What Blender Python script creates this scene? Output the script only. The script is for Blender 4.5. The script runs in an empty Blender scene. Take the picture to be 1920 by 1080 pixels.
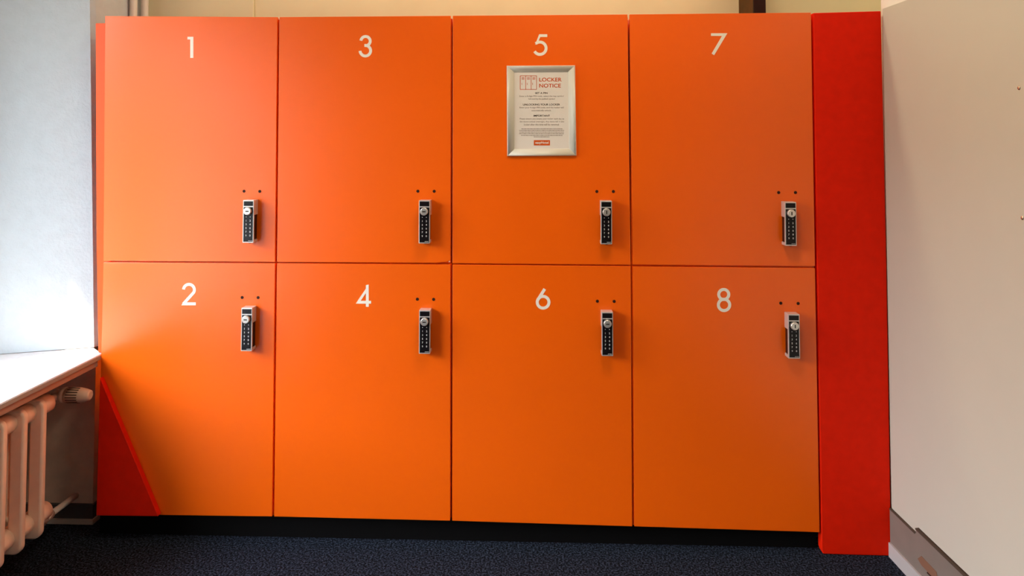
import bpy, bmesh, math, random
from mathutils import Matrix, Vector, Euler

# ---------------------------------------------------------------- camera, sky, sun, lamps, exposure
S = bpy.context.scene
COL = S.collection
PI = math.pi

cam_data = bpy.data.cameras.new("camera")
cam_data.sensor_width = 36.0
cam_data.lens = 24.0
cam_data.shift_x = 0.0
cam_data.shift_y = (221.486 - 540.0) / 1920.0
cam_data.clip_start = 0.05
cam = bpy.data.objects.new("camera", cam_data)
COL.objects.link(cam)
cam.matrix_world = (Matrix.Translation((0.29477, -2.43015, 1.41735)) @ Matrix.Rotation(0.03339, 4, 'Z')
                    @ Matrix.Rotation(PI / 2 + 0.03448, 4, 'X') @ Matrix.Rotation(0.00071, 4, 'Z'))
S.camera = cam

world = bpy.data.worlds.new("sky")
S.world = world
world.use_nodes = True
wn = world.node_tree.nodes
wl = world.node_tree.links
wn.clear()
w_out = wn.new("ShaderNodeOutputWorld")
w_bg = wn.new("ShaderNodeBackground")
w_tc = wn.new("ShaderNodeTexCoord")
w_sep = wn.new("ShaderNodeSeparateXYZ")
w_map = wn.new("ShaderNodeMapRange")
w_ramp = wn.new("ShaderNodeValToRGB")
w_map.inputs[1].default_value = -1.0
w_map.inputs[2].default_value = 1.0
els = w_ramp.color_ramp.elements
els[0].position = 0.42
els[0].color = (0.16, 0.15, 0.13, 1)          # street and ground outside
els[1].position = 0.49
els[1].color = (0.045, 0.050, 0.040, 1)       # unseen tree and house band, added to dim sky reflections on the doors
for pos, c in ((0.60, (0.045, 0.050, 0.040)), (0.64, (0.92, 0.94, 0.96)), (1.0, (0.52, 0.70, 1.0))):
    els.new(pos).color = (*c, 1)
wl.new(w_tc.outputs["Generated"], w_sep.inputs[0])
wl.new(w_sep.outputs["Z"], w_map.inputs[0])
wl.new(w_map.outputs[0], w_ramp.inputs[0])
wl.new(w_ramp.outputs[0], w_bg.inputs[0])
wl.new(w_bg.outputs[0], w_out.inputs[0])
w_bg.inputs[1].default_value = 34.0

sun_data = bpy.data.lights.new("sun", 'SUN')
sun_data.energy = 18.0
sun_data.angle = math.radians(0.6)
sun_data.color = (1.0, 0.88, 0.70)
sun = bpy.data.objects.new("sun", sun_data)
COL.objects.link(sun)
sun.rotation_euler = Vector((0.65, 0.76, -1.235)).to_track_quat('-Z', 'Y').to_euler()

# lamps of the room (warm): a long tube fitting over the lockers, a round ceiling lamp in front of them
def ceiling_lamp(name, shape, sx, sy, watts, color, loc):
    d = bpy.data.lights.new(name, 'AREA')
    d.shape = shape
    d.size = sx
    d.size_y = sy
    d.energy = watts
    d.color = color
    o = bpy.data.objects.new(name, d)
    COL.objects.link(o)
    o.location = loc
ceiling_lamp("tube_lamp", 'RECTANGLE', 2.8, 0.10, 13.5, (1.0, 0.86, 0.60), (0.35, 0.20, 2.62))
ceiling_lamp("ceiling_lamp", 'DISK', 0.45, 0.45, 15.5, (1.0, 0.84, 0.58), (0.50, -0.95, 2.62))

# window and balcony door marked for the sampler (these give no light of their own)
for y_, z_, sy, sz in ((-0.669, 1.555, 0.63, 1.79), (-1.625, 1.225, 0.85, 2.45)):
    por_data = bpy.data.lights.new("window_portal", 'AREA')
    por_data.shape = 'RECTANGLE'
    por_data.size = sz
    por_data.size_y = sy
    por_data.cycles.is_portal = True
    por = bpy.data.objects.new("window_portal", por_data)
    COL.objects.link(por)
    por.location = (-1.81, y_, z_)
    por.rotation_euler = (0, -PI / 2, 0)

S.view_settings.view_transform = 'Standard'
S.view_settings.look = 'None'
S.view_settings.gamma = 1.0
S.view_settings.use_curve_mapping = False
S.view_settings.exposure = 0.0
S.cycles.use_denoising = True
S.cycles.max_bounces = 12
S.cycles.diffuse_bounces = 8
S.cycles.caustics_reflective = False
S.cycles.sample_clamp_indirect = 8.0

# ---------------------------------------------------------------- materials
def mat(name, color, rough=0.5, metal=0.0, spec=0.5, noise=0.0, nscale=40.0, bump=0.0, bscale=200.0, bdist=0.001, sheen=0.0):
    m = bpy.data.materials.new(name)
    m.use_nodes = True
    nt = m.node_tree
    b = nt.nodes["Principled BSDF"]
    b.inputs["Base Color"].default_value = (*color, 1)
    b.inputs["Roughness"].default_value = rough
    b.inputs["Metallic"].default_value = metal
    b.inputs["Specular IOR Level"].default_value = spec
    if sheen:
        b.inputs["Sheen Weight"].default_value = sheen
    tc = nt.nodes.new("ShaderNodeTexCoord")
    if noise:
        n = nt.nodes.new("ShaderNodeTexNoise")
        n.inputs["Scale"].default_value = nscale
        n.inputs["Detail"].default_value = 5
        r = nt.nodes.new("ShaderNodeValToRGB")
        r.color_ramp.elements[0].position = 0.3
        r.color_ramp.elements[1].position = 0.7
        r.color_ramp.elements[0].color = (*[c * (1 - noise) for c in color], 1)
        r.color_ramp.elements[1].color = (*[min(1, c * (1 + noise)) for c in color], 1)
        nt.links.new(tc.outputs["Object"], n.inputs["Vector"])
        nt.links.new(n.outputs[0], r.inputs[0])
        nt.links.new(r.outputs[0], b.inputs["Base Color"])
    if bump:
        n2 = nt.nodes.new("ShaderNodeTexNoise")
        n2.inputs["Scale"].default_value = bscale
        n2.inputs["Detail"].default_value = 4
        bp = nt.nodes.new("ShaderNodeBump")
        bp.inputs["Strength"].default_value = bump
        bp.inputs["Distance"].default_value = bdist
        nt.links.new(tc.outputs["Object"], n2.inputs["Vector"])
        nt.links.new(n2.outputs[0], bp.inputs["Height"])
        nt.links.new(bp.outputs[0], b.inputs["Normal"])
    return m

M = {}
M['orange'] = mat("orange_laminate", (0.90, 0.120, 0.0003), rough=0.29, spec=0.6, noise=0.02, nscale=3)
M['strip'] = mat("orange_strip_paint", (0.88, 0.078, 0.0006), rough=0.45, spec=0.3)
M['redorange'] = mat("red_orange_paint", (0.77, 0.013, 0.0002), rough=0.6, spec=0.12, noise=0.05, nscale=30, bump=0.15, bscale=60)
M['cream'] = mat("cream_wall_paint", (0.68, 0.63, 0.41), rough=0.9, spec=0.2, noise=0.03, nscale=6)
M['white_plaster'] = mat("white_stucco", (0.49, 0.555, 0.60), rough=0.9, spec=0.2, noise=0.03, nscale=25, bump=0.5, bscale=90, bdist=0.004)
M['white_wall'] = mat("white_wall_paint", (0.78, 0.74, 0.67), rough=0.9, spec=0.2)
M['grey_wall'] = mat("grey_wall_paint", (0.22, 0.21, 0.20), rough=0.9, spec=0.2)
M['panel'] = mat("white_board", (0.54, 0.515, 0.435), rough=0.55, spec=0.3, noise=0.01, nscale=8)
M['sill'] = mat("white_sill", (0.66, 0.66, 0.655), rough=0.4, spec=0.5)
M['recess'] = mat("tan_recess", (0.86, 0.68, 0.55), rough=0.9, spec=0.1, noise=0.08, nscale=20)  # even tan tone for the wall end under the sill
M['radiator'] = mat("cream_enamel", (0.90, 0.72, 0.58), rough=0.4, spec=0.5, noise=0.04, nscale=30)
M['plastic'] = mat("cream_plastic", (0.78, 0.60, 0.46), rough=0.45)
M['black'] = mat("black_plinth", (0.003, 0.0025, 0.0025), rough=0.8, spec=0.1)
M['dark'] = mat("dark_hole", (0.030, 0.006, 0.003), rough=0.7, spec=0.2)
M['vinyl'] = mat("white_vinyl", (0.86, 0.80, 0.70), rough=0.5)
M['silver'] = mat("silver_metal", (0.72, 0.69, 0.66), rough=0.35, metal=0.55)
M['chrome'] = mat("satin_chrome", (0.80, 0.78, 0.73), rough=0.3, metal=0.75)
M['gloss'] = mat("black_gloss", (0.008, 0.006, 0.007), rough=0.25, spec=0.28)
M['print'] = mat("grey_print", (0.62, 0.60, 0.58), rough=0.6)
M['frame'] = mat("silver_white_frame", (0.66, 0.63, 0.54), rough=0.35, spec=0.5, metal=0.0)
M['paper'] = mat("white_paper", (0.74, 0.67, 0.60), rough=0.75, spec=0.25)
M['ink'] = mat("black_ink", (0.035, 0.022, 0.020), rough=0.8, spec=0.1)
M['greyink'] = mat("grey_ink", (0.24, 0.17, 0.14), rough=0.8, spec=0.1)
M['orangeink'] = mat("orange_ink", (0.58, 0.085, 0.012), rough=0.8, spec=0.1)
M['baseboard'] = mat("grey_baseboard", (0.20, 0.165, 0.14), rough=0.5, noise=0.05, nscale=14)
M['skirt'] = mat("light_grey_skirting", (0.46, 0.43, 0.42), rough=0.45)
M['darkskirt'] = mat("dark_skirting", (0.10, 0.085, 0.09), rough=0.5)
M['wood'] = mat("brown_wood", (0.085, 0.036, 0.006), rough=0.7, spec=0.2, noise=0.15, nscale=20)
M['shadewood'] = mat("shaded_wood", (0.016, 0.005, 0.004), rough=0.8, spec=0.2, noise=0.2, nscale=20)  # darker copy of the brown wood, shade of the post's unlit front
M['chipwood'] = mat("scuffed_wood", (0.20, 0.095, 0.055), rough=0.7)
M['edgestrip'] = mat("tan_strip", (0.42, 0.27, 0.21), rough=0.5)
M['nosing'] = mat("grey_nosing", (0.33, 0.345, 0.33), rough=0.5)
M['gapshade'] = mat("painted_gap_shade", (0.060, 0.036, 0.022), rough=0.7)  # dark brown standing in for the shadow under the white board
M['pipe'] = mat("grey_pipe_paint", (0.62, 0.55, 0.50), rough=0.4)
M['screw'] = mat("brass_screw", (0.55, 0.42, 0.30), rough=0.3, metal=0.9)
M['splinter'] = mat("bare_chip", (0.85, 0.42, 0.26), rough=0.8)

def carpet():
    m = bpy.data.materials.new("navy_carpet")
    m.use_nodes = True
    nt = m.node_tree
    b = nt.nodes["Principled BSDF"]
    b.inputs["Roughness"].default_value = 0.95
    b.inputs["Specular IOR Level"].default_value = 0.1
    tc = nt.nodes.new("ShaderNodeTexCoord")
    n = nt.nodes.new("ShaderNodeTexNoise")
    n.inputs["Scale"].default_value = 150
    n.inputs["Detail"].default_value = 3
    n.inputs["Roughness"].default_value = 0.7
    r = nt.nodes.new("ShaderNodeValToRGB")
    r.color_ramp.elements[0].position = 0.46
    r.color_ramp.elements[0].color = (0.001, 0.0015, 0.003, 1)
    r.color_ramp.elements[1].position = 0.62
    r.color_ramp.elements[1].color = (0.042, 0.054, 0.084, 1)
    nt.links.new(tc.outputs["Object"], n.inputs["Vector"])
    nt.links.new(n.outputs[0], r.inputs[0])
    nt.links.new(r.outputs[0], b.inputs["Base Color"])
    bp = nt.nodes.new("ShaderNodeBump")
    bp.inputs["Strength"].default_value = 0.8
    bp.inputs["Distance"].default_value = 0.004
    nt.links.new(n.outputs[0], bp.inputs["Height"])
    nt.links.new(bp.outputs[0], b.inputs["Normal"])
    return m
M['carpet'] = carpet()

def glass():
    m = bpy.data.materials.new("window_glass")
    m.use_nodes = True
    nt = m.node_tree
    nt.nodes.clear()
    o = nt.nodes.new("ShaderNodeOutputMaterial")
    mx = nt.nodes.new("ShaderNodeMixShader")
    mx.inputs[0].default_value = 0.06
    t = nt.nodes.new("ShaderNodeBsdfTransparent")
    g = nt.nodes.new("ShaderNodeBsdfGlossy")
    g.inputs["Roughness"].default_value = 0.02
    nt.links.new(t.outputs[0], mx.inputs[1])
    nt.links.new(g.outputs[0], mx.inputs[2])
    nt.links.new(mx.outputs[0], o.inputs[0])
    return m
M['glass'] = glass()

def blind_mat():
    m = bpy.data.materials.new("white_blind_fabric")
    m.use_nodes = True
    nt = m.node_tree
    nt.nodes.clear()
    o = nt.nodes.new("ShaderNodeOutputMaterial")
    mx = nt.nodes.new("ShaderNodeMixShader")
    mx.inputs[0].default_value = 0.35
    d = nt.nodes.new("ShaderNodeBsdfDiffuse")
    d.inputs[0].default_value = (0.85, 0.85, 0.84, 1)
    t = nt.nodes.new("ShaderNodeBsdfTranslucent")
    t.inputs[0].default_value = (0.85, 0.86, 0.88, 1)
    nt.links.new(d.outputs[0], mx.inputs[1])
    nt.links.new(t.outputs[0], mx.inputs[2])
    nt.links.new(mx.outputs[0], o.inputs[0])
    return m
M['blind'] = blind_mat()

# ---------------------------------------------------------------- helpers
class B:
    """collects simple solids into one mesh"""
    def __init__(self):
        self.bm = bmesh.new()
    def box(self, x0, x1, y0, y1, z0, z1):
        v = [self.bm.verts.new(p) for p in ((x0, y0, z0), (x1, y0, z0), (x1, y1, z0), (x0, y1, z0),
                                            (x0, y0, z1), (x1, y0, z1), (x1, y1, z1), (x0, y1, z1))]
        for f in ((0, 3, 2, 1), (4, 5, 6, 7), (0, 1, 5, 4), (1, 2, 6, 5), (2, 3, 7, 6), (3, 0, 4, 7)):
            self.bm.faces.new([v[i] for i in f])
        return self
    def hexa(self, pts):
        """eight corners, bottom ring then top ring"""
        v = [self.bm.verts.new(p) for p in pts]
        for f in ((0, 3, 2, 1), (4, 5, 6, 7), (0, 1, 5, 4), (1, 2, 6, 5), (2, 3, 7, 6), (3, 0, 4, 7)):
            self.bm.faces.new([v[i] for i in f])
        return self
    def prism(self, poly, y0, y1):
        """polygon in XZ, thickness along Y"""
        a = [self.bm.verts.new((x, y0, z)) for x, z in poly]
        b = [self.bm.verts.new((x, y1, z)) for x, z in poly]
        n = len(poly)
        self.bm.faces.new(a)
        self.bm.faces.new(b[::-1])
        for i in range(n):
            self.bm.faces.new((a[i], b[i], b[(i + 1) % n], a[(i + 1) % n]))
        return self
    def prism_yz(self, poly, x0, x1):
        a = [self.bm.verts.new((x0, y, z)) for y, z in poly]
        b = [self.bm.verts.new((x1, y, z)) for y, z in poly]
        n = len(poly)
        self.bm.faces.new(a)
        self.bm.faces.new(b[::-1])
        for i in range(n):
            self.bm.faces.new((a[i], b[i], b[(i + 1) % n], a[(i + 1) % n]))
        return self
    def stroke(self, line, w, y0, y1):
        """thick polyline in XZ"""
        closed = (Vector(line[0]) - Vector(line[-1])).length < 1e-4 and len(line) > 3
        P = [Vector(p) for p in (line[:-1] if closed else line)]
        n = len(P)
        L, R = [], []
        for i in range(n):
            if closed:
                d = P[(i + 1) % n] - P[i - 1]
            else:
                d = P[min(i + 1, n - 1)] - P[max(i - 1, 0)]
            d.normalize()
            q = Vector((-d.y, d.x)) * w / 2
            L.append(P[i] + q)
            R.append(P[i] - q)
        for i in range(n if closed else n - 1):
            j = (i + 1) % n
            v = [self.bm.verts.new(p) for p in ((L[i].x, y0, L[i].y), (L[j].x, y0, L[j].y), (R[j].x, y0, R[j].y), (R[i].x, y0, R[i].y),
                                                (L[i].x, y1, L[i].y), (L[j].x, y1, L[j].y), (R[j].x, y1, R[j].y), (R[i].x, y1, R[i].y))]
            for f in ((0, 1, 2, 3), (7, 6, 5, 4), (0, 4, 5, 1), (3, 2, 6, 7), (0, 3, 7, 4), (1, 5, 6, 2)):
                self.bm.faces.new([v[k] for k in f])
        return self
    def tube(self, p0, p1, r0, r1=None, seg=20, caps=True):
        r1 = r0 if r1 is None else r1
        p0, p1 = Vector(p0), Vector(p1)
        q = (p1 - p0).to_track_quat('Z', 'Y')
        a, b = [], []
        for i in range(seg):
            t = 2 * PI * i / seg
            c = Vector((math.cos(t), math.sin(t), 0))
            a.append(self.bm.verts.new(p0 + q @ (c * r0)))
            b.append(self.bm.verts.new(p1 + q @ (c * r1)))
        for i in range(seg):
            f = self.bm.faces.new((a[i], a[(i + 1) % seg], b[(i + 1) % seg], b[i]))
            f.smooth = True
        if caps:
            self.bm.faces.new(a[::-1])
            self.bm.faces.new(b)
        return self
    def lathe(self, p0, axis, prof, seg=28, smooth=True):
        """profile of (distance along axis, radius)"""
        p0 = Vector(p0)
        q = Vector(axis).to_track_quat('Z', 'Y')
        rings = []
        for h, r in prof:
            rings.append([self.bm.verts.new(p0 + q @ Vector((math.cos(2 * PI * i / seg) * r, math.sin(2 * PI * i / seg) * r, h))) for i in range(seg)])
        for a, b in zip(rings, rings[1:]):
            for i in range(seg):
                f = self.bm.faces.new((a[i], a[(i + 1) % seg], b[(i + 1) % seg], b[i]))
                f.smooth = smooth
        self.bm.faces.new(rings[0][::-1])
        self.bm.faces.new(rings[-1])
        return self
    def bevel(self, w, seg=2, angle=0.5):
        self.bm.normal_update()
        es = [e for e in self.bm.edges if len(e.link_faces) == 2 and e.calc_face_angle(0) > angle]
        bmesh.ops.bevel(self.bm, geom=es, offset=w, segments=seg, profile=0.5, affect='EDGES', clamp_overlap=True)
        return self
    def mesh(self, name, m):
        bmesh.ops.recalc_face_normals(self.bm, faces=self.bm.faces)
        me = bpy.data.meshes.new(name)
        self.bm.to_mesh(me)
        self.bm.free()
        me.materials.append(m)
        return me

def obj(name, me, parent=None, loc=None, label=None):
    """links a mesh; mesh coordinates are world ones unless loc is given (then local to loc)"""
    o = bpy.data.objects.new(name, me)
    COL.objects.link(o)
    if loc is not None:
        o.location = loc
    if parent is not None:
        o.parent = parent
        wp = Vector((0, 0, 0))
        p = parent
        while p is not None:
            wp += p.location if p.parent is None else p.location + p.matrix_parent_inverse.translation
            p = p.parent
        o.matrix_parent_inverse = Matrix.Translation(-wp)
    if label:
        o['label'] = label
    return o

def thing(name, label, cat, loc, group=None):
    o = bpy.data.objects.new(name, None)
    o.empty_display_size = 0.05
    COL.objects.link(o)
    o.location = loc
    o['label'] = label
    o['category'] = cat
    if group:
        o['group'] = group
    return o

def tag(o, label, cat, group=None):
    o['label'] = label
    o['category'] = cat
    if group:
        o['group'] = group
    return o

def struct(name, me, label=None):
    o = obj(name, me)
    o['kind'] = 'structure'
    if label:
        o['label'] = label
    return o

def text_mesh(name, body, m, cx, cz, width, y, height=None, bold=0.0, res=2):
    """flat print on a plane facing the room, centred at cx, cz, scaled to width (and height)"""
    cu = bpy.data.curves.new(name, 'FONT')
    cu.body = body
    cu.align_x = 'CENTER'
    cu.size = 1.0
    cu.offset = bold
    cu.resolution_u = res
    tmp = bpy.data.objects.new(name, cu)
    COL.objects.link(tmp)
    dg = bpy.context.evaluated_depsgraph_get()
    me = bpy.data.meshes.new_from_object(tmp.evaluated_get(dg))
    bpy.data.objects.remove(tmp)
    bpy.data.curves.remove(cu)
    xs = [v.co.x for v in me.vertices]
    ys = [v.co.y for v in me.vertices]
    sx = width / (max(xs) - min(xs)) if width else height / (max(ys) - min(ys))
    sz = height / (max(ys) - min(ys)) if height else sx
    mx, mz = (max(xs) + min(xs)) / 2, (max(ys) + min(ys)) / 2
    for v in me.vertices:
        v.co = ((v.co.x - mx) * sx + cx, y, (v.co.y - mz) * sz + cz)
    me.materials.clear()
    me.materials.append(m)
    me.name = name
    return me

# ---------------------------------------------------------------- measured places (metres, x and z on the locker front)
LOCKS = {1: [-0.7188, 1.1345], 3: [-0.0926, 1.1357], 5: [0.5434, 1.1363], 7: [1.1762, 1.1348], 2: [-0.7195, 0.7558], 4: [-0.0897, 0.7533], 6: [0.5453, 0.7527], 8: [1.1824, 0.7511]}
SCREW_HOLES = {1: [[-0.7506, 1.2386], [-0.6934, 1.2382]], 3: [[-0.1221, 1.2406], [-0.0638, 1.2406]], 5: [[0.5138, 1.2416], [0.572, 1.2418]], 7: [[1.1488, 1.2399], [1.2069, 1.2401]], 2: [[-0.7521, 0.8595], [-0.6941, 0.8596]], 4: [[-0.1219, 0.8587], [-0.064, 0.8586]], 6: [[0.5143, 0.8571], [0.5731, 0.857]], 8: [[1.1513, 0.8555], [1.2109, 0.8551]]}
DIGITS = {
 1:( [[[-0.9672, 1.7976], [-0.9455, 1.7975], [-0.9442, 1.7206], [-0.9556, 1.7207], [-0.9568, 1.7878], [-0.967, 1.7879]]] , [] ),
 7:( [[[0.9188, 1.8019], [0.9764, 1.8017], [0.9293, 1.7237], [0.9205, 1.7296], [0.9574, 1.7921], [0.9187, 1.7923]]] , [] ),
 4:( [[[-0.3063, 0.907], [-0.2962, 0.909], [-0.2955, 0.8304], [-0.3057, 0.8303]], [[-0.3421, 0.8412], [-0.3345, 0.8513], [-0.2871, 0.8517], [-0.287, 0.8417]], [[-0.2962, 0.909], [-0.296, 0.8939], [-0.3295, 0.8438], [-0.3421, 0.8412]]] , [] ),
 2:( [[[-0.9728, 0.83], [-0.9652, 0.8403], [-0.9205, 0.8407], [-0.9203, 0.8304]]] , [[[-0.9659, 0.8864], [-0.9654, 0.8898], [-0.9643, 0.8931], [-0.9626, 0.8962], [-0.9603, 0.8988], [-0.9576, 0.9011], [-0.9545, 0.9028], [-0.9512, 0.904], [-0.9477, 0.9045], [-0.9441, 0.9045], [-0.9406, 0.9038], [-0.9373, 0.9025], [-0.9343, 0.9007], [-0.9316, 0.8983], [-0.9294, 0.8955], [-0.9278, 0.8925], [-0.9267, 0.8891], [-0.9263, 0.8857], [-0.9265, 0.8822], [-0.9273, 0.8788], [-0.9288, 0.8757], [-0.966, 0.8346]]] ),
 3:( [] , [[[-0.3314, 1.7808], [-0.3307, 1.7844], [-0.3292, 1.7878], [-0.327, 1.7907], [-0.3242, 1.7932], [-0.3209, 1.7949], [-0.3174, 1.7958], [-0.3137, 1.796], [-0.31, 1.7954], [-0.3065, 1.7939], [-0.3035, 1.7918], [-0.301, 1.789], [-0.2991, 1.7858], [-0.298, 1.7823], [-0.2977, 1.7786], [-0.2982, 1.7749], [-0.2995, 1.7715], [-0.3016, 1.7684], [-0.3042, 1.7659], [-0.3074, 1.764], [-0.3109, 1.7628], [-0.3187, 1.7633]], [[-0.3187, 1.7633], [-0.3125, 1.7634], [-0.3093, 1.7627], [-0.3062, 1.7614], [-0.3034, 1.7595], [-0.3009, 1.7572], [-0.2989, 1.7546], [-0.2973, 1.7516], [-0.2963, 1.7484], [-0.2959, 1.7451], [-0.2961, 1.7418], [-0.2968, 1.7386], [-0.2981, 1.7355], [-0.2999, 1.7327], [-0.3021, 1.7303], [-0.3048, 1.7283], [-0.3077, 1.7268], [-0.3109, 1.7258], [-0.3142, 1.7254], [-0.3176, 1.7256], [-0.3208, 1.7264], [-0.3239, 1.7277], [-0.3267, 1.7295], [-0.3292, 1.7318], [-0.3312, 1.7345], [-0.3328, 1.7374], [-0.3338, 1.7406], [-0.3342, 1.7439]]] ),
 5:( [[[0.3106, 1.8011], [0.3396, 1.801], [0.3396, 1.7912], [0.3144, 1.7913], [0.3061, 1.7709], [0.2958, 1.7623]]] , [[[0.298, 1.7673], [0.3014, 1.7698], [0.3051, 1.7717], [0.3091, 1.7728], [0.3133, 1.7732], [0.3175, 1.7727], [0.3215, 1.7715], [0.3252, 1.7695], [0.3285, 1.7668], [0.3312, 1.7636], [0.3332, 1.76], [0.3346, 1.756], [0.3351, 1.7518], [0.3349, 1.7476], [0.3339, 1.7435], [0.3321, 1.7397], [0.3297, 1.7363], [0.3266, 1.7334], [0.3231, 1.7312], [0.3192, 1.7296], [0.3151, 1.7289], [0.3109, 1.7289], [0.3068, 1.7297], [0.3029, 1.7313], [0.2994, 1.7336], [0.2964, 1.7365], [0.294, 1.7399]]] ),
 6:( [] , [[[0.3444, 0.8519], [0.3441, 0.8555], [0.3431, 0.8589], [0.3416, 0.8622], [0.3396, 0.8651], [0.337, 0.8676], [0.3341, 0.8696], [0.3308, 0.8711], [0.3273, 0.872], [0.3237, 0.8723], [0.3202, 0.8719], [0.3167, 0.871], [0.3134, 0.8694], [0.3105, 0.8674], [0.3079, 0.8648], [0.3058, 0.8619], [0.3043, 0.8586], [0.3034, 0.8552], [0.3031, 0.8516], [0.3034, 0.848], [0.3043, 0.8446], [0.3058, 0.8414], [0.3079, 0.8385], [0.3104, 0.836], [0.3134, 0.8339], [0.3166, 0.8325], [0.3201, 0.8316], [0.3237, 0.8313], [0.3273, 0.8316], [0.3308, 0.8326], [0.334, 0.8341], [0.337, 0.8362], [0.3395, 0.8387], [0.3416, 0.8417], [0.3431, 0.8449], [0.3441, 0.8484], [0.3444, 0.8519]], [[0.3296, 0.8983], [0.3055, 0.8604]]] ),
 8:( [] , [[[0.9722, 0.8843], [0.9719, 0.8876], [0.9709, 0.8909], [0.9693, 0.8939], [0.9672, 0.8965], [0.9646, 0.8986], [0.9616, 0.9002], [0.9584, 0.9012], [0.955, 0.9015], [0.9516, 0.9011], [0.9483, 0.9001], [0.9453, 0.8985], [0.9427, 0.8963], [0.9405, 0.8937], [0.9388, 0.8906], [0.9378, 0.8874], [0.9374, 0.884], [0.9377, 0.8806], [0.9387, 0.8773], [0.9403, 0.8743], [0.9424, 0.8717], [0.945, 0.8696], [0.948, 0.868], [0.9513, 0.867], [0.9546, 0.8667], [0.958, 0.8671], [0.9613, 0.8681], [0.9643, 0.8697], [0.967, 0.8719], [0.9691, 0.8746], [0.9708, 0.8776], [0.9718, 0.8809], [0.9722, 0.8843]], [[0.9749, 0.8481], [0.9747, 0.8515], [0.9738, 0.8547], [0.9724, 0.8578], [0.9705, 0.8606], [0.9681, 0.863], [0.9653, 0.8649], [0.9622, 0.8664], [0.959, 0.8672], [0.9556, 0.8675], [0.9522, 0.8672], [0.9489, 0.8662], [0.9458, 0.8648], [0.9429, 0.8628], [0.9405, 0.8604], [0.9385, 0.8575], [0.9371, 0.8544], [0.9361, 0.8511], [0.9358, 0.8477], [0.9361, 0.8443], [0.9369, 0.841], [0.9383, 0.838], [0.9403, 0.8352], [0.9427, 0.8328], [0.9454, 0.8309], [0.9485, 0.8294], [0.9518, 0.8286], [0.9552, 0.8283], [0.9586, 0.8286], [0.9619, 0.8296], [0.965, 0.831], [0.9678, 0.833], [0.9702, 0.8354], [0.9722, 0.8383], [0.9737, 0.8414], [0.9746, 0.8447], [0.9749, 0.8481]]] ),
}

# ---------------------------------------------------------------- the room
WX = 1.517                                   # face of the right wall at the lockers
def wx(y):                                   # the right wall runs very slightly outwards
    return WX - 0.03 * y

struct('floor', B().box(-2.22, 2.0, -7.1, 0.60, -0.10, 0.0).mesh('floor', M['carpet']), 'dark navy speckled carpet')
struct('ceiling', B().box(-2.22, 2.0, -7.1, 0.75, 2.75, 2.85).mesh('ceiling', M['white_wall']))

# wall behind the lockers: its left end stands a little proud
wb = B().box(-1.50, 1.95, 0.50, 0.62, 0.0, 2.75)
struct('wall_back', wb.mesh('wall_back', M['cream']), 'cream wall seen above the lockers')
struct('trim_1', B().box(-1.50, -0.93, 0.488, 0.50, 0.0, 2.75).bevel(0.004).mesh('trim_1', M['cream']), 'cream pilaster of the wall above locker 1')
struct('wall_rear', B().box(-1.9, 2.0, -7.1, -7.0, 0.0, 2.75).mesh('wall_rear', M['grey_wall']))

# left wall: splayed window reveal, recess side below the sill, outer wall round the window
TOPX = 0.045 * (2.75 - 0.65) / 1.3
wl_ = B()
ring = [(-1.345, 0.085), (-1.336, 0.104), (-1.357, 0.62), (-1.80, 0.62), (-1.80, -0.064)]
lo = [wl_.bm.verts.new((x, y, 0.652)) for x, y in ring]
hi = [wl_.bm.verts.new((x - (TOPX if x > -1.5 else 0.0), y, 2.75)) for x, y in ring]
wl_.bm.faces.new(lo[::-1]); wl_.bm.faces.new(hi)
for i in range(5):
    wl_.bm.faces.new((lo[i], lo[(i + 1) % 5], hi[(i + 1) % 5], hi[i]))
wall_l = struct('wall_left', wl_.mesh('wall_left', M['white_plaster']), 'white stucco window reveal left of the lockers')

struct('wall_recess', B().box(-1.80, -1.353, 0.11, 0.62, 0.0, 0.61).mesh('wall_recess', M['recess']), 'brown shaded wall end below the sill')

wo = B()
wo.box(-1.88, -1.80, -0.355, 0.62, 0.0, 2.80)           # pier between reveal and window
wo.box(-1.88, -1.80, -0.983, -0.355, 0.0, 0.66)         # below the window
wo.box(-1.88, -1.80, -2.05, -0.355, 2.45, 2.80)         # above window and balcony door
wo.box(-1.88, -1.80, -1.20, -0.983, 0.0, 2.80)          # pier between window and balcony door
wo.box(-2.24, -1.88, -7.1, 0.62, 2.45, 2.60)            # eaves outside
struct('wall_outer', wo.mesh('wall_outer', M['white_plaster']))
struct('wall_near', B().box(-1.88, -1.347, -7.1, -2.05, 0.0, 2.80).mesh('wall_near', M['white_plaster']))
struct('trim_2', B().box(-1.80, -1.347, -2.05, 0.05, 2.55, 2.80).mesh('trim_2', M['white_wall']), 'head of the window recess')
struct('added_low_wall', B().box(-1.80, -1.33, -0.76, -0.665, 0.0, 0.66).mesh('added_low_wall', M['white_plaster']), 'unseen low wall added to block light under the sill')  # added out of view to stop light passing between radiator and sill
struct('wall_right', B().hexa([(wx(0.034) + 0.014, 0.034, 0), (1.85, 0.034, 0), (1.85, -7.1, 0), (wx(-7.1) + 0.014, -7.1, 0),
                               (wx(0.034) + 0.014, 0.034, 2.75), (1.85, 0.034, 2.75), (1.85, -7.1, 2.75), (wx(-7.1) + 0.014, -7.1, 2.75)]
                              ).box(1.85, 1.95, -7.1, 0.62, 0.0, 2.75).mesh('wall_right', M['white_wall']), 'pale wall above the white board')

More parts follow.
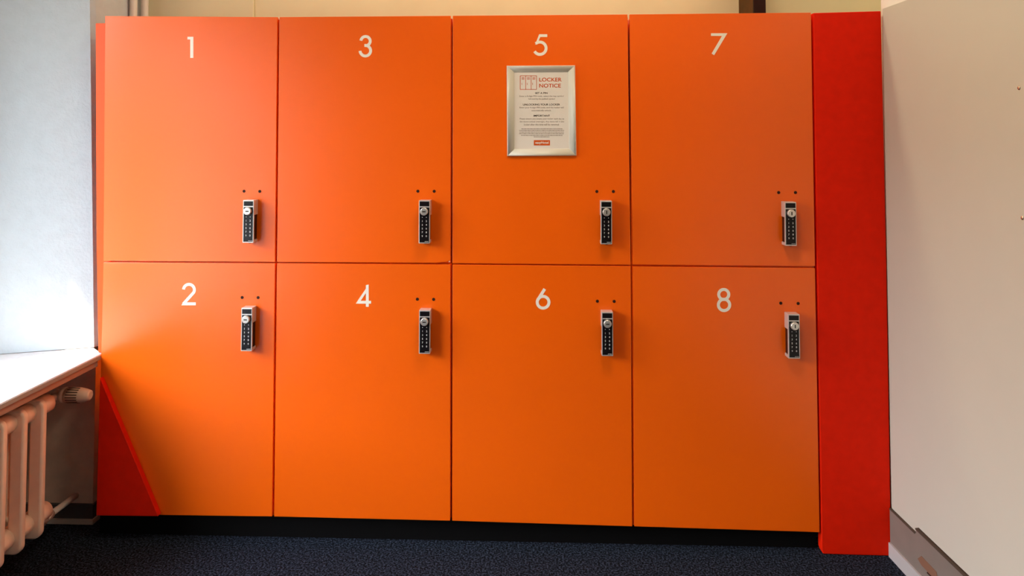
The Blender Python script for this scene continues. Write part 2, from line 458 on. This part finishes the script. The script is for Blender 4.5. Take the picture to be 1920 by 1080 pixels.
# window (outside the picture, the source of the daylight)
def opening(name, label, y0, y1, z0, z1, kick):
    win = bpy.data.objects.new(name, None)
    COL.objects.link(win)
    win.location = (-1.84, (y0 + y1) / 2, z0)
    win['kind'] = 'structure'
    win['label'] = label
    fw = 0.045
    for a, b_, c, d in ((y0, y0 + fw, z0, z1), (y1 - fw, y1, z0, z1), (y0 + fw, y1 - fw, z0, z0 + kick), (y0 + fw, y1 - fw, z1 - fw, z1)):
        obj('frame', B().box(-1.865, -1.815, a, b_, c, d).bevel(0.004, 1).mesh('frame', M['sill']), win)
    obj('pane', B().box(-1.843, -1.838, y0 + fw, y1 - fw, z0 + kick, z1 - fw).mesh('pane', M['glass']), win)
opening('window_1', 'tall white window over the sill', -0.983, -0.355, 0.66, 2.45, 0.045)
opening('door_1', 'glazed white balcony door beyond the window', -2.05, -1.20, 0.0, 2.45, 0.34)

# window sill, running from behind the camera to the lockers
sill = B()
pts = [(-1.82, 0.615), (-1.268, 0.615), (-1.268, 0.651), (-1.82, 0.651)]
s_poly = [(-1.80, -0.66), (-1.268, -0.66), (-1.268, -0.003), (-1.268, 0.015), (-1.345, 0.084), (-1.80, -0.06)]
a = [sill.bm.verts.new((x, y, 0.632)) for x, y in s_poly]
b = [sill.bm.verts.new((x, y, 0.651)) for x, y in s_poly]
sill.bm.faces.new(a[::-1]); sill.bm.faces.new(b)
for i in range(len(s_poly)):
    sill.bm.faces.new((a[i], a[(i + 1) % 6], b[(i + 1) % 6], b[i]))
sill.bevel(0.003, 2)
sl = thing('window_sill', 'white sunlit window sill above the radiator', 'sill', (-1.5, -0.9, 0.61))
obj('sill_board', sill.mesh('sill_board', M['sill']), sl)
obj('nosing', B().box(-1.272, -1.2655, -0.66, 0.002, 0.633, 0.6485).bevel(0.002, 2).mesh('nosing', M['nosing']), sl, label='grey front edge')
obj('edge_strip', B().box(-1.80, -1.276, -0.66, 0.004, 0.608, 0.632).bevel(0.003, 2).mesh('edge_strip', M['edgestrip']), sl, label='tan strip under the sill edge')

# skirting inside the recess under the sill
bl = bpy.data.objects.new('baseboard_left', None)
COL.objects.link(bl)
bl.location = (-1.5, 0.1, 0)
bl['kind'] = 'structure'
obj('skirting_board', B().box(-1.80, -1.345, 0.098, 0.110, 0.018, 0.068).box(-1.353, -1.345, 0.11, 0.30, 0.018, 0.068).mesh('skirting_board', M['darkskirt']), bl)
obj('skirting_edge', B().box(-1.80, -1.340, 0.092, 0.110, 0.0, 0.018).box(-1.353, -1.340, 0.11, 0.30, 0.0, 0.018).mesh('skirting_edge', M['pipe']), bl)

# heating pipes rising behind locker 1
for i, (xc, yc) in enumerate(((-1.372, 0.335), (-1.368, 0.410))):
    tag(obj('heating_pipe', B().tube((xc, yc, 0.0), (xc, yc, 2.75), 0.0145, seg=24).mesh('heating_pipe', M['pipe'])),
        ('grey heating pipe above the first locker, nearer the window wall', 'grey heating pipe above the first locker, deeper in the corner of the cream wall')[i],
        'pipe', 'heating pipes in the corner')

# timber post behind locker 7
tp = thing('timber_post', 'dark brown timber post rising behind locker 7', 'post', (1.19, 0.40, 0))
obj('shaded_front', B().box(1.1665, 1.2130, 0.300, 0.312, 0.0, 2.75).mesh('shaded_front', M['shadewood']), tp, label='front face with its shade painted in')  # slab coloured as the face the window does not light
obj('post', B().box(1.1665, 1.2130, 0.312, 0.500, 0.0, 2.75).mesh('post', M['wood']), tp)

# ---------------------------------------------------------------- white board and baseboard on the right wall
wp = thing('wall_board', 'large white board screwed to the right wall beside the red panel', 'board', (WX, -0.9, 0.17))
def slant(poly, off, thick):
    """polygon in YZ lying on the slightly turned right wall; off = distance of its face from the wall line"""
    bb = B()
    a = [bb.bm.verts.new((wx(y) - off, y, z)) for y, z in poly]
    b = [bb.bm.verts.new((wx(y) - off + thick, y, z)) for y, z in poly]
    n = len(poly)
    bb.bm.faces.new(a); bb.bm.faces.new(b[::-1])
    for i in range(n):
        bb.bm.faces.new((a[i], b[i], b[(i + 1) % n], a[(i + 1) % n]))
    return bb
obj('board', slant([(-0.002, 0.160), (-0.156, 0.160), (-0.156, 0.184), (-2.3, 0.186), (-2.3, 1.885), (-0.002, 1.885)], 0.0, 0.012).mesh('board', M['panel']), wp)
for z in (1.556, 1.224, 0.892):
    y = -0.640
    obj('screw', B().lathe((wx(y) + 0.001, y, z), (-1, 0, 0), [(0, 0.0055), (0.001, 0.0055), (0.0028, 0.0035), (0.0032, 0.001)], 16).mesh('screw', M['screw']), wp)

br = bpy.data.objects.new('baseboard_right', None)
COL.objects.link(br)
br.location = (WX, -1.0, 0)
br['kind'] = 'structure'
br['label'] = 'grey brown baseboard along the right wall'
obj('upper_board', slant([(-0.003, 0.046), (-2.3, 0.046), (-2.3, 0.180), (-0.156, 0.180), (-0.156, 0.162), (-0.003, 0.162)], 0.007, 0.020).mesh('upper_board', M['baseboard']), br)
obj('gap_shade', slant([(-0.156, 0.176), (-2.3, 0.176), (-2.3, 0.181), (-0.156, 0.181)], 0.009, 0.015).mesh('gap_shade', M['gapshade']), br)  # dark strip drawn where the gap under the board is in shadow
obj('gap_shade', slant([(-0.003, 0.159), (-0.150, 0.159), (-0.150, 0.163), (-0.003, 0.163)], 0.008, 0.015).mesh('gap_shade', M['gapshade']), br)
obj('skirting_strip', slant([(-0.003, 0.0), (-2.3, 0.0), (-2.3, 0.048), (-0.003, 0.048)], 0.013, 0.026).mesh('skirting_strip', M['skirt']), br)
obj('scuff', slant([(-0.165, 0.090), (-0.185, 0.082), (-0.262, 0.080), (-0.268, 0.092), (-0.262, 0.108), (-0.185, 0.110)], 0.0085, 0.006).mesh('scuff', M['chipwood']), br, label='brown worn patch')
obj('scuff_slot', slant([(-0.215, 0.076), (-0.272, 0.078), (-0.275, 0.087), (-0.262, 0.086), (-0.256, 0.082), (-0.216, 0.080)], 0.0095, 0.006).mesh('scuff_slot', M['dark']), br)

# ---------------------------------------------------------------- red-orange filler panels round the lockers
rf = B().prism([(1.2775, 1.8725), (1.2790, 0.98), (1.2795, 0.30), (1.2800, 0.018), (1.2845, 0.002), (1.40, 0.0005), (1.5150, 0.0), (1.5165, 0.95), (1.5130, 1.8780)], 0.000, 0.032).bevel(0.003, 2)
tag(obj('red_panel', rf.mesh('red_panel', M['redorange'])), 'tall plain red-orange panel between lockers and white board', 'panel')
lf = B().prism([(-1.3240, 0.652), (-1.3240 + 0.036, 0.652), (-1.245, 0.652), (-1.245, 1.8530), (-1.3249, 1.8530), (-1.3032, 1.0578), (-1.2890, 0.69), (-1.2880, 0.652)], 0.024, 0.042)
lf = B().prism([(-1.2880, 0.652), (-1.247, 0.652), (-1.247, 1.8530), (-1.3249, 1.8530), (-1.3040, 1.0578)], 0.022, 0.036).bevel(0.0015, 1)
tag(obj('filler_strip', lf.mesh('filler_strip', M['strip'])), 'narrow orange strip between locker 1 and the window reveal', 'panel')
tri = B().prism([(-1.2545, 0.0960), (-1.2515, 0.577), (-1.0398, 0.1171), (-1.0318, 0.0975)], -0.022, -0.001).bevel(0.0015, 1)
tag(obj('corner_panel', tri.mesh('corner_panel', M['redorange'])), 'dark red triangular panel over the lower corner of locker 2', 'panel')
tag(obj('plinth', B().box(-1.28, 1.2755, 0.040, 0.058, 0.0, 0.078).mesh('plinth', M['black'])), 'black recessed plinth under the lower lockers', 'plinth')

# ---------------------------------------------------------------- lockers
G = 0.0036                                    # half a gap between doors
GX = {'t': [-1.2751 - G * 0, -0.6337, -0.0033, 0.6287, 1.2732], 'm': [-1.2620, -0.6312, -0.0010, 0.6353, 1.2745], 'b': [-1.2640, -0.6303, 0.0015, 0.6360, 1.2772]}
ZT = [1.8754, 1.8680, 1.8694, 1.8708, 1.8738]
ZM = [0.9837, 0.9838, 0.9834, 0.9821, 0.9806]
ZBt = [0.0890, 0.0928, 0.0899, 0.0828, 0.0752]
NOTE = {1: 'orange locker with numeral one, upper row, next to the window', 3: 'orange locker with numeral three, chipped at its lower corner',
        5: 'orange locker with numeral five, behind the framed notice', 7: 'orange locker with numeral seven, upper row, next to the red panel',
        2: 'orange locker with numeral two, lower row, beside the radiator', 4: 'orange locker with numeral four, directly below the chipped locker',
        6: 'orange locker with numeral six, directly below the one with the framed notice', 8: 'orange locker with numeral eight, lower row, next to the red panel'}

# lock pieces, local to the lock's centre on the door face (y = 0); shared by the eight locks
LW, LH, LD = 0.0196, 0.0752, 0.036
def lock_body():
    bb = B()
    bb.box(-LW, LW, -LD, -LD + 0.0075, -LH, LH)                    # front shell
    bb.box(-LW, LW, -LD + 0.0075, -0.0002, LH - 0.053, LH)         # upper block
    bb.box(-LW, LW, -LD + 0.0075, -0.0002, -LH, -LH + 0.010)       # foot
    bb.bevel(0.0011, 2)
    return bb.mesh('lock', M['silver'])
ME_LOCK = lock_body()
ME_CORE = B().box(-LW + 0.003, LW - 0.003, -LD + 0.008, -0.0002, -LH + 0.0105, LH - 0.0535).mesh('grip_recess', M['gloss'])
ME_FACE = B().box(-LW + 0.0028, LW - 0.0028, -LD - 0.0006, -LD + 0.001, -LH + 0.004, LH - 0.0245).bevel(0.0004, 1).mesh('face_plate', M['gloss'])
ME_WIN = B().box(-LW + 0.0028, LW - 0.0028, -LD - 0.0006, -LD + 0.001, LH - 0.0205, LH - 0.004).bevel(0.0004, 1).mesh('label_window', M['gloss'])
KZ = LH - 0.0385
ME_KNOB = B().lathe((0, -LD + 0.001, KZ), (0, -1, 0), [(0, 0.0135), (0.010, 0.0135), (0.0118, 0.0128), (0.0125, 0.0115), (0.0122, 0.0)][:4], 36).mesh('key_cylinder', M['chrome'])
ME_HOLE_H = B().box(-0.0058, 0.0058, -LD - 0.0120, -LD - 0.010, KZ - 0.0018, KZ + 0.0018).mesh('keyhole', M['ink'])
ME_HOLE_V = B().box(-0.0018, 0.0018, -LD - 0.0120, -LD - 0.010, KZ - 0.0058, KZ + 0.0058).mesh('keyhole', M['ink'])
ME_BOLT = B().tube((0.002, -0.024, -LH - 0.0025), (0.002, -0.024, -LH + 0.002), 0.0045, seg=14).mesh('fixing_screw', M['gloss'])
def keypad():
    """two columns of printed keys, one mesh"""
    out = bmesh.new()
    rows = [('·', '·'), ('1', '2'), ('3', '4'), ('5', '6'), ('7', '8'), ('9', '0')]
    for r, (a_, b_) in enumerate(rows):
        for c, ch in ((-1, a_), (1, b_)):
            x, z = c * 0.0072, LH - 0.0590 - r * 0.0131
            if ch == '·':
                me = B().box(x - 0.0011, x + 0.0011, -LD - 0.0010, -LD - 0.0007, z - 0.0013, z + 0.0013).mesh('dot', M['print'])
            else:
                me = text_mesh('digit', ch, M['print'], x, z, None, -LD - 0.0009, height=0.0064, bold=0.012)
            out.from_mesh(me)
            bpy.data.meshes.remove(me)
    for k in range(5):                                             # tiny maker's line, too small to read
        bm2 = B().box(0.0015 + k * 0.0029, 0.0037 + k * 0.0029, -LD - 0.0010, -LD - 0.0007, -LH + 0.0065, -LH + 0.0080).mesh('dash', M['print'])
        out.from_mesh(bm2)
        bpy.data.meshes.remove(bm2)
    me = bpy.data.meshes.new('keypad')
    out.to_mesh(me)
    out.free()
    me.materials.append(M['print'])
    return me
ME_KEYS = keypad()
ME_DISC = B().lathe((0, -0.0002, 0), (0, -1, 0), [(0, 0.0054), (0.0006, 0.0054), (0.0008, 0.0046)], 18).mesh('hole_disc', M['dark'])  # thin dark disc, its colour stands in for the shade inside a screw hole

UPRIGHT = (5, 7, 8)
for n in range(1, 9):
    c = (n - 1) // 2
    up = n % 2 == 1
    if up:
        tl, tr = (GX['t'][c], ZT[c]), (GX['t'][c + 1], ZT[c + 1])
        bl_, br_ = (GX['m'][c], ZM[c]), (GX['m'][c + 1], ZM[c + 1])
        dz_t, dz_b = 0.0, 0.0026
    else:
        tl, tr = (GX['m'][c], ZM[c]), (GX['m'][c + 1], ZM[c + 1])
        bl_, br_ = (GX['b'][c], ZBt[c]), (GX['b'][c + 1], ZBt[c + 1])
        dz_t, dz_b = 0.0026, 0.0
    if c == 3:
        dz_b, dz_t = dz_b * 1.3, dz_t * 1.3
    gl = 0.0 if c == 0 else G
    poly = [(tl[0] + gl, tl[1] - dz_t), (tr[0] - G, tr[1] - dz_t), (br_[0] - G, br_[1] + dz_b), (bl_[0] + gl, bl_[1] + dz_b)]
    x0, x1 = max(tl[0], bl_[0]), min(tr[0], br_[0])
    if n == 3:                                                     # chipped lower corner
        poly = [poly[0], poly[1], (poly[2][0], 0.9965), (-0.0120, 0.9930), (-0.0200, 0.9905), (-0.0330, 0.9895), (-0.0590, 0.9868), poly[3]]
    root = thing('locker', NOTE[n], 'locker', ((x0 + x1) / 2, 0.2, min(bl_[1], br_[1])), 'numbered orange lockers')
    # carcass: open box behind the door
    z0, z1 = min(bl_[1], br_[1]), min(tl[1], tr[1])
    z0 = max(z0, 0.079) if not up else 0.984
    z1 = 1.862 if up else 0.983
    cx0, cx1 = max(tl[0], bl_[0]) + 0.001 + (0.020 if c == 0 else -0.0006), min(tr[0], br_[0]) - (0.0005 if c < 3 else 0.0038)
    t_ = 0.018
    cb = B().box(cx0, cx0 + t_, 0.0150, 0.28, z0, z1).box(cx1 - t_, cx1, 0.0150, 0.28, z0, z1)
    cb.box(cx0 + t_, cx1 - t_, 0.0150, 0.28, z0, z0 + t_).box(cx0 + t_, cx1 - t_, 0.0150, 0.28, z1 - t_, z1)
    cb.box(cx0 + t_, cx1 - t_, 0.272, 0.28, z0 + t_, z1 - t_)
    obj('carcass', cb.mesh('carcass', M['orange']), root)
    door = obj('door', B().prism(poly, 0.0, 0.0135).bevel(0.0010, 2).mesh('door', M['orange']), root)
    db = B()
    for k, q in enumerate(DIGITS[n][0]):
        db.prism(q, -0.0006 - k * 0.00015, 0.0002)
    for k, q in enumerate(DIGITS[n][1]):
        db.stroke(q, 0.0104, -0.0004 - k * 0.00015, 0.0002)
    obj('number', db.mesh('number', M['vinyl']), door, label='white numeral %d' % n)
    for x, z in SCREW_HOLES[n]:
        obj('hole_disc', ME_DISC, door, loc=(x, 0, z))
    if n == 3:
        obj('chip', B().prism([(-0.0125, 0.9925), (-0.0062, 0.9960), (-0.0058, 0.9915), (-0.0090, 0.9885)], 0.001, 0.006).mesh('chip', M['splinter']), door, label='pale chipped splinter')
    lx, lz = LOCKS[n]
    lk = obj('lock', ME_LOCK, root, loc=(lx, 0, lz))
    for nm, me in (('grip_recess', ME_CORE), ('face_plate', ME_FACE), ('label_window', ME_WIN), ('key_cylinder', ME_KNOB),
                   ('keyhole', ME_HOLE_V if n in UPRIGHT else ME_HOLE_H), ('keypad', ME_KEYS), ('fixing_screw', ME_BOLT)):
        obj(nm, me, lk, loc=(lx, 0, lz))

# ---------------------------------------------------------------- framed notice on the door of locker 5
nf = thing('notice_frame', 'framed white locker notice hung on the door of locker 5', 'notice', (0.318, 0, 1.366))
OUT = [(0.1945, 1.6878), (0.4380, 1.6885), (0.4420, 1.3680), (0.1970, 1.3660)]
INN = [(0.2215, 1.6640), (0.4120, 1.6645), (0.4165, 1.3930), (0.2225, 1.3915)]
def lerp(p, q, t):
    return (p[0] + (q[0] - p[0]) * t, p[1] + (q[1] - p[1]) * t)
for k in range(4):
    k2 = (k + 1) % 4
    prof = [(0.0, -0.0003), (0.0, -0.0070), (0.10, -0.0100), (0.28, -0.0128), (0.48, -0.0135), (0.70, -0.0115), (0.92, -0.0070), (1.0, -0.0048), (1.0, -0.0003)]
    fb = B()
    rows = []
    for end in (k, k2):
        rows.append([fb.bm.verts.new((*lerp(OUT[end], INN[end], t)[:1], y, lerp(OUT[end], INN[end], t)[1])) for t, y in prof])
    for i in range(len(prof)):
        j = (i + 1) % len(prof)
        f = fb.bm.faces.new((rows[0][i], rows[0][j], rows[1][j], rows[1][i]))
        f.smooth = 1 < i < 6
    fb.bm.faces.new(rows[0]); fb.bm.faces.new(rows[1][::-1])
    obj('frame_rail', fb.mesh('frame_rail', M['frame']), nf)
sheet = obj('notice_sheet', B().prism(INN, -0.0044, -0.0006).mesh('notice_sheet', M['paper']), nf)
PY = -0.0048
K = 0.001915
def px_x(x):
    return 0.3198 + (x - 1016) * K
# little drawing of three lockers
ic = B()
ix0, ix1, iz0, iz1 = 0.2430, 0.3010, 1.6030, 1.6520
lw = 0.0018
for x in (ix0, ix0 + (ix1 - ix0) / 3, ix0 + 2 * (ix1 - ix0) / 3, ix1):
    ic.box(x - lw / 2, x + lw / 2, PY, PY + 0.0003, iz0, iz1)
for z in (iz0, iz1):
    ic.box(ix0, ix1, PY, PY + 0.0003, z - lw / 2, z + lw / 2)
for k in range(3):
    xa = ix0 + (ix1 - ix0) * k / 3
    for z in (1.6455, 1.6425, 1.6395):
        ic.box(xa + 0.0050, xa + 0.0150, PY, PY + 0.0003, z - 0.0007, z + 0.0007)
    ic.box(xa + 0.0048, xa + 0.0060, PY, PY + 0.0003, 1.6190, 1.6270)
obj('locker_drawing', ic.mesh('locker_drawing', M['orangeink']), sheet, label='orange line drawing of three lockers')
obj('title', text_mesh('title', 'LOCKER', M['orangeink'], 0.3505, 1.6380, 0.0800, PY, height=0.0135, bold=0.016, res=6), sheet)
obj('title', text_mesh('title', 'NOTICE', M['orangeink'], 0.3490, 1.6165, 0.0770, PY, height=0.0135, bold=0.016, res=6), sheet)
for body, x0, x1, z, h in (('SET A PIN', 1003.5, 1026.5, 1.5903, 0.0062), ('UNLOCKING YOUR LOCKER', 981, 1049.5, 1.5493, 0.0064), ('IMPORTANT', 1000.5, 1031, 1.5095, 0.0064)):
    obj('heading', text_mesh('heading', body, M['ink'], px_x((x0 + x1) / 2), z, (x1 - x0) * K, PY, height=h, bold=0.014, res=4), sheet)
for body, x0, x1, z in (('Enter a 4-digit PIN code, select the key symbol', 974.5, 1056.5, 1.5787), ('followed by the padlock symbol', 991, 1040, 1.5688),
                        ('Enter your 4-digit PIN code, and the locker will', 974.5, 1056.5, 1.5379), ('automatically unlock.', 997, 1033.5, 1.5275),
                        ('Please ensure you empty your locker each day as', 975, 1057, 1.4981), ('the doors unlock overnight. Any items left in the', 975, 1057, 1.4877),
                        ('locker after this time will be removed', 983, 1047.5, 1.4782)):
    obj('text_line', text_mesh('text_line', body, M['greyink'], px_x((x0 + x1) / 2), z, (x1 - x0) * K, PY, height=0.0068), sheet)
rnd = random.Random(5)
for x0, x1, z in ((978, 1054, 1.4630), (974, 1057, 1.4572), (974.5, 1056.5, 1.4514), (974, 1057, 1.4456), (977.5, 1054, 1.4398), (1001, 1031, 1.4342)):
    sb = B()                                                       # small print, too fine to read: rows of word-long strokes
    x = px_x(x0)
    while x < px_x(x1) - 0.002:
        w = min(rnd.uniform(0.003, 0.011), px_x(x1) - x)
        sb.box(x, x + w, PY, PY + 0.0003, z - 0.0010, z + 0.0010)
        x += w + 0.0014
    obj('small_print', sb.mesh('small_print', M['greyink']), sheet)
obj('badge', B().box(0.2915, 0.3485, PY, PY + 0.0003, 1.4042, 1.4228).mesh('badge', M['orangeink']), sheet, label='orange badge with white lettering')
obj('badge_text', text_mesh('badge_text', 'easyHotel', M['vinyl'], 0.3200, 1.4130, 0.0470, PY - 0.0003, height=0.0110, bold=0.02), sheet)

# ---------------------------------------------------------------- radiator under the sill
rad = thing('radiator', 'cream column radiator under the window sill', 'radiator', (-1.39, -0.6, 0.0))
def section_mesh():
    """flat casting with long slots: 2D outline with holes, extruded and rounded"""
    cu = bpy.data.curves.new('section', 'CURVE')
    cu.dimensions = '2D'
    cu.fill_mode = 'BOTH'
    cu.extrude = 0.0045
    cu.bevel_depth = 0.0065
    cu.bevel_resolution = 2
    def loop(x0, x1, z0, z1, r, seg=5):
        P = []
        for cx, cz, a0 in ((x1 - r, z1 - r, 0), (x0 + r, z1 - r, 90), (x0 + r, z0 + r, 180), (x1 - r, z0 + r, 270)):
            for i in range(seg + 1):
                t = math.radians(a0 + 90 * i / seg)
                P.append((cx + r * math.cos(t), cz + r * math.sin(t)))
        s = cu.splines.new('POLY')
        s.points.add(len(P) - 1)
        for q, (x, z) in zip(s.points, P):
            q.co = (x, z, 0, 1)
        s.use_cyclic_u = True
    loop(-0.157, -0.007, 0.137, 0.568, 0.020)
    for k in range(2):
        xa = -0.056 - k * 0.052
        loop(xa - 0.0165, xa + 0.0165, 0.186, 0.526, 0.0160)
    tmp = bpy.data.objects.new('section', cu)
    COL.objects.link(tmp)
    dg = bpy.context.evaluated_depsgraph_get()
    me = bpy.data.meshes.new_from_object(tmp.evaluated_get(dg))
    bpy.data.objects.remove(tmp)
    bpy.data.curves.remove(cu)
    bb = B()
    bb.bm.from_mesh(me)
    bpy.data.meshes.remove(me)
    for v in bb.bm.verts:
        x, z, y = v.co
        v.co = (x, y, z)
    for z in (0.535, 0.180):                                       # hubs joining one section to the next
        bb.tube((-0.050, 0.009, z), (-0.050, 0.075, z), 0.030, seg=20)
    for f in bb.bm.faces:
        f.smooth = abs(f.normal.y) < 0.999
    return bb.mesh('section', M['radiator'])
ME_SEC = section_mesh()
for k in range(5):
    obj('section', ME_SEC, rad, loc=(-1.302, -0.222 - k * 0.0835, 0.0))
vx, vy, vz = -1.385, -0.045, 0.524
obj('supply_pipe', B().tube((-1.385, -0.215, 0.530), (-1.385, -0.165, 0.528), 0.019, seg=6).tube((-1.385, -0.165, 0.527), (-1.385, -0.05, 0.522), 0.012, seg=16).lathe((-1.400, vy, vz), (1, 0, 0), [(0, 0.012), (0.004, 0.017), (0.028, 0.017)], 18).mesh('supply_pipe', M['radiator']), rad)
hv = B().lathe((-1.374, vy, vz), (1, 0, 0), [(0, 0.020), (0.002, 0.025), (0.015, 0.027), (0.017, 0.0235), (0.020, 0.0235), (0.024, 0.027), (0.068, 0.0255), (0.086, 0.0220), (0.102, 0.0175), (0.106, 0.012)], 32)
vh = obj('thermostat_head', hv.mesh('thermostat_head', M['plastic']), rad, label='cream ribbed thermostat head')
for i in range(9):                                                 # slots round the front half of the head
    t = math.radians(180 - 78 + i * 19.5)
    d = Vector((0, math.cos(t), math.sin(t)))
    d = Vector((0, -math.sin(math.radians(12 + i * 19.5)), math.cos(math.radians(12 + i * 19.5))))
    n_ = Vector((0, -d.z, d.y))
    p = Vector((-1.344, vy, vz))
    c1, c2 = p + d * 0.0250, p + Vector((0.040, 0, 0)) + d * 0.0243
    h_ = 0.0013
    sb = B().hexa([c1 - n_ * h_, c2 - n_ * h_, c2 + n_ * h_, c1 + n_ * h_, c1 - n_ * h_ + d * 0.0024, c2 - n_ * h_ + d * 0.0022, c2 + n_ * h_ + d * 0.0022, c1 + n_ * h_ + d * 0.0024])
    obj('slot', sb.mesh('slot', M['dark']), vh)
obj('return_pipe', B().tube((-1.352, -0.222, 0.168), (-1.352, -0.150, 0.150), 0.020, seg=6).tube((-1.352, -0.150, 0.150), (-1.365, -0.10, 0.140), 0.015, seg=16).tube((-1.365, -0.10, 0.140), (-1.417, 0.108, 0.096), 0.0105, seg=16).mesh('return_pipe', M['pipe']), rad)
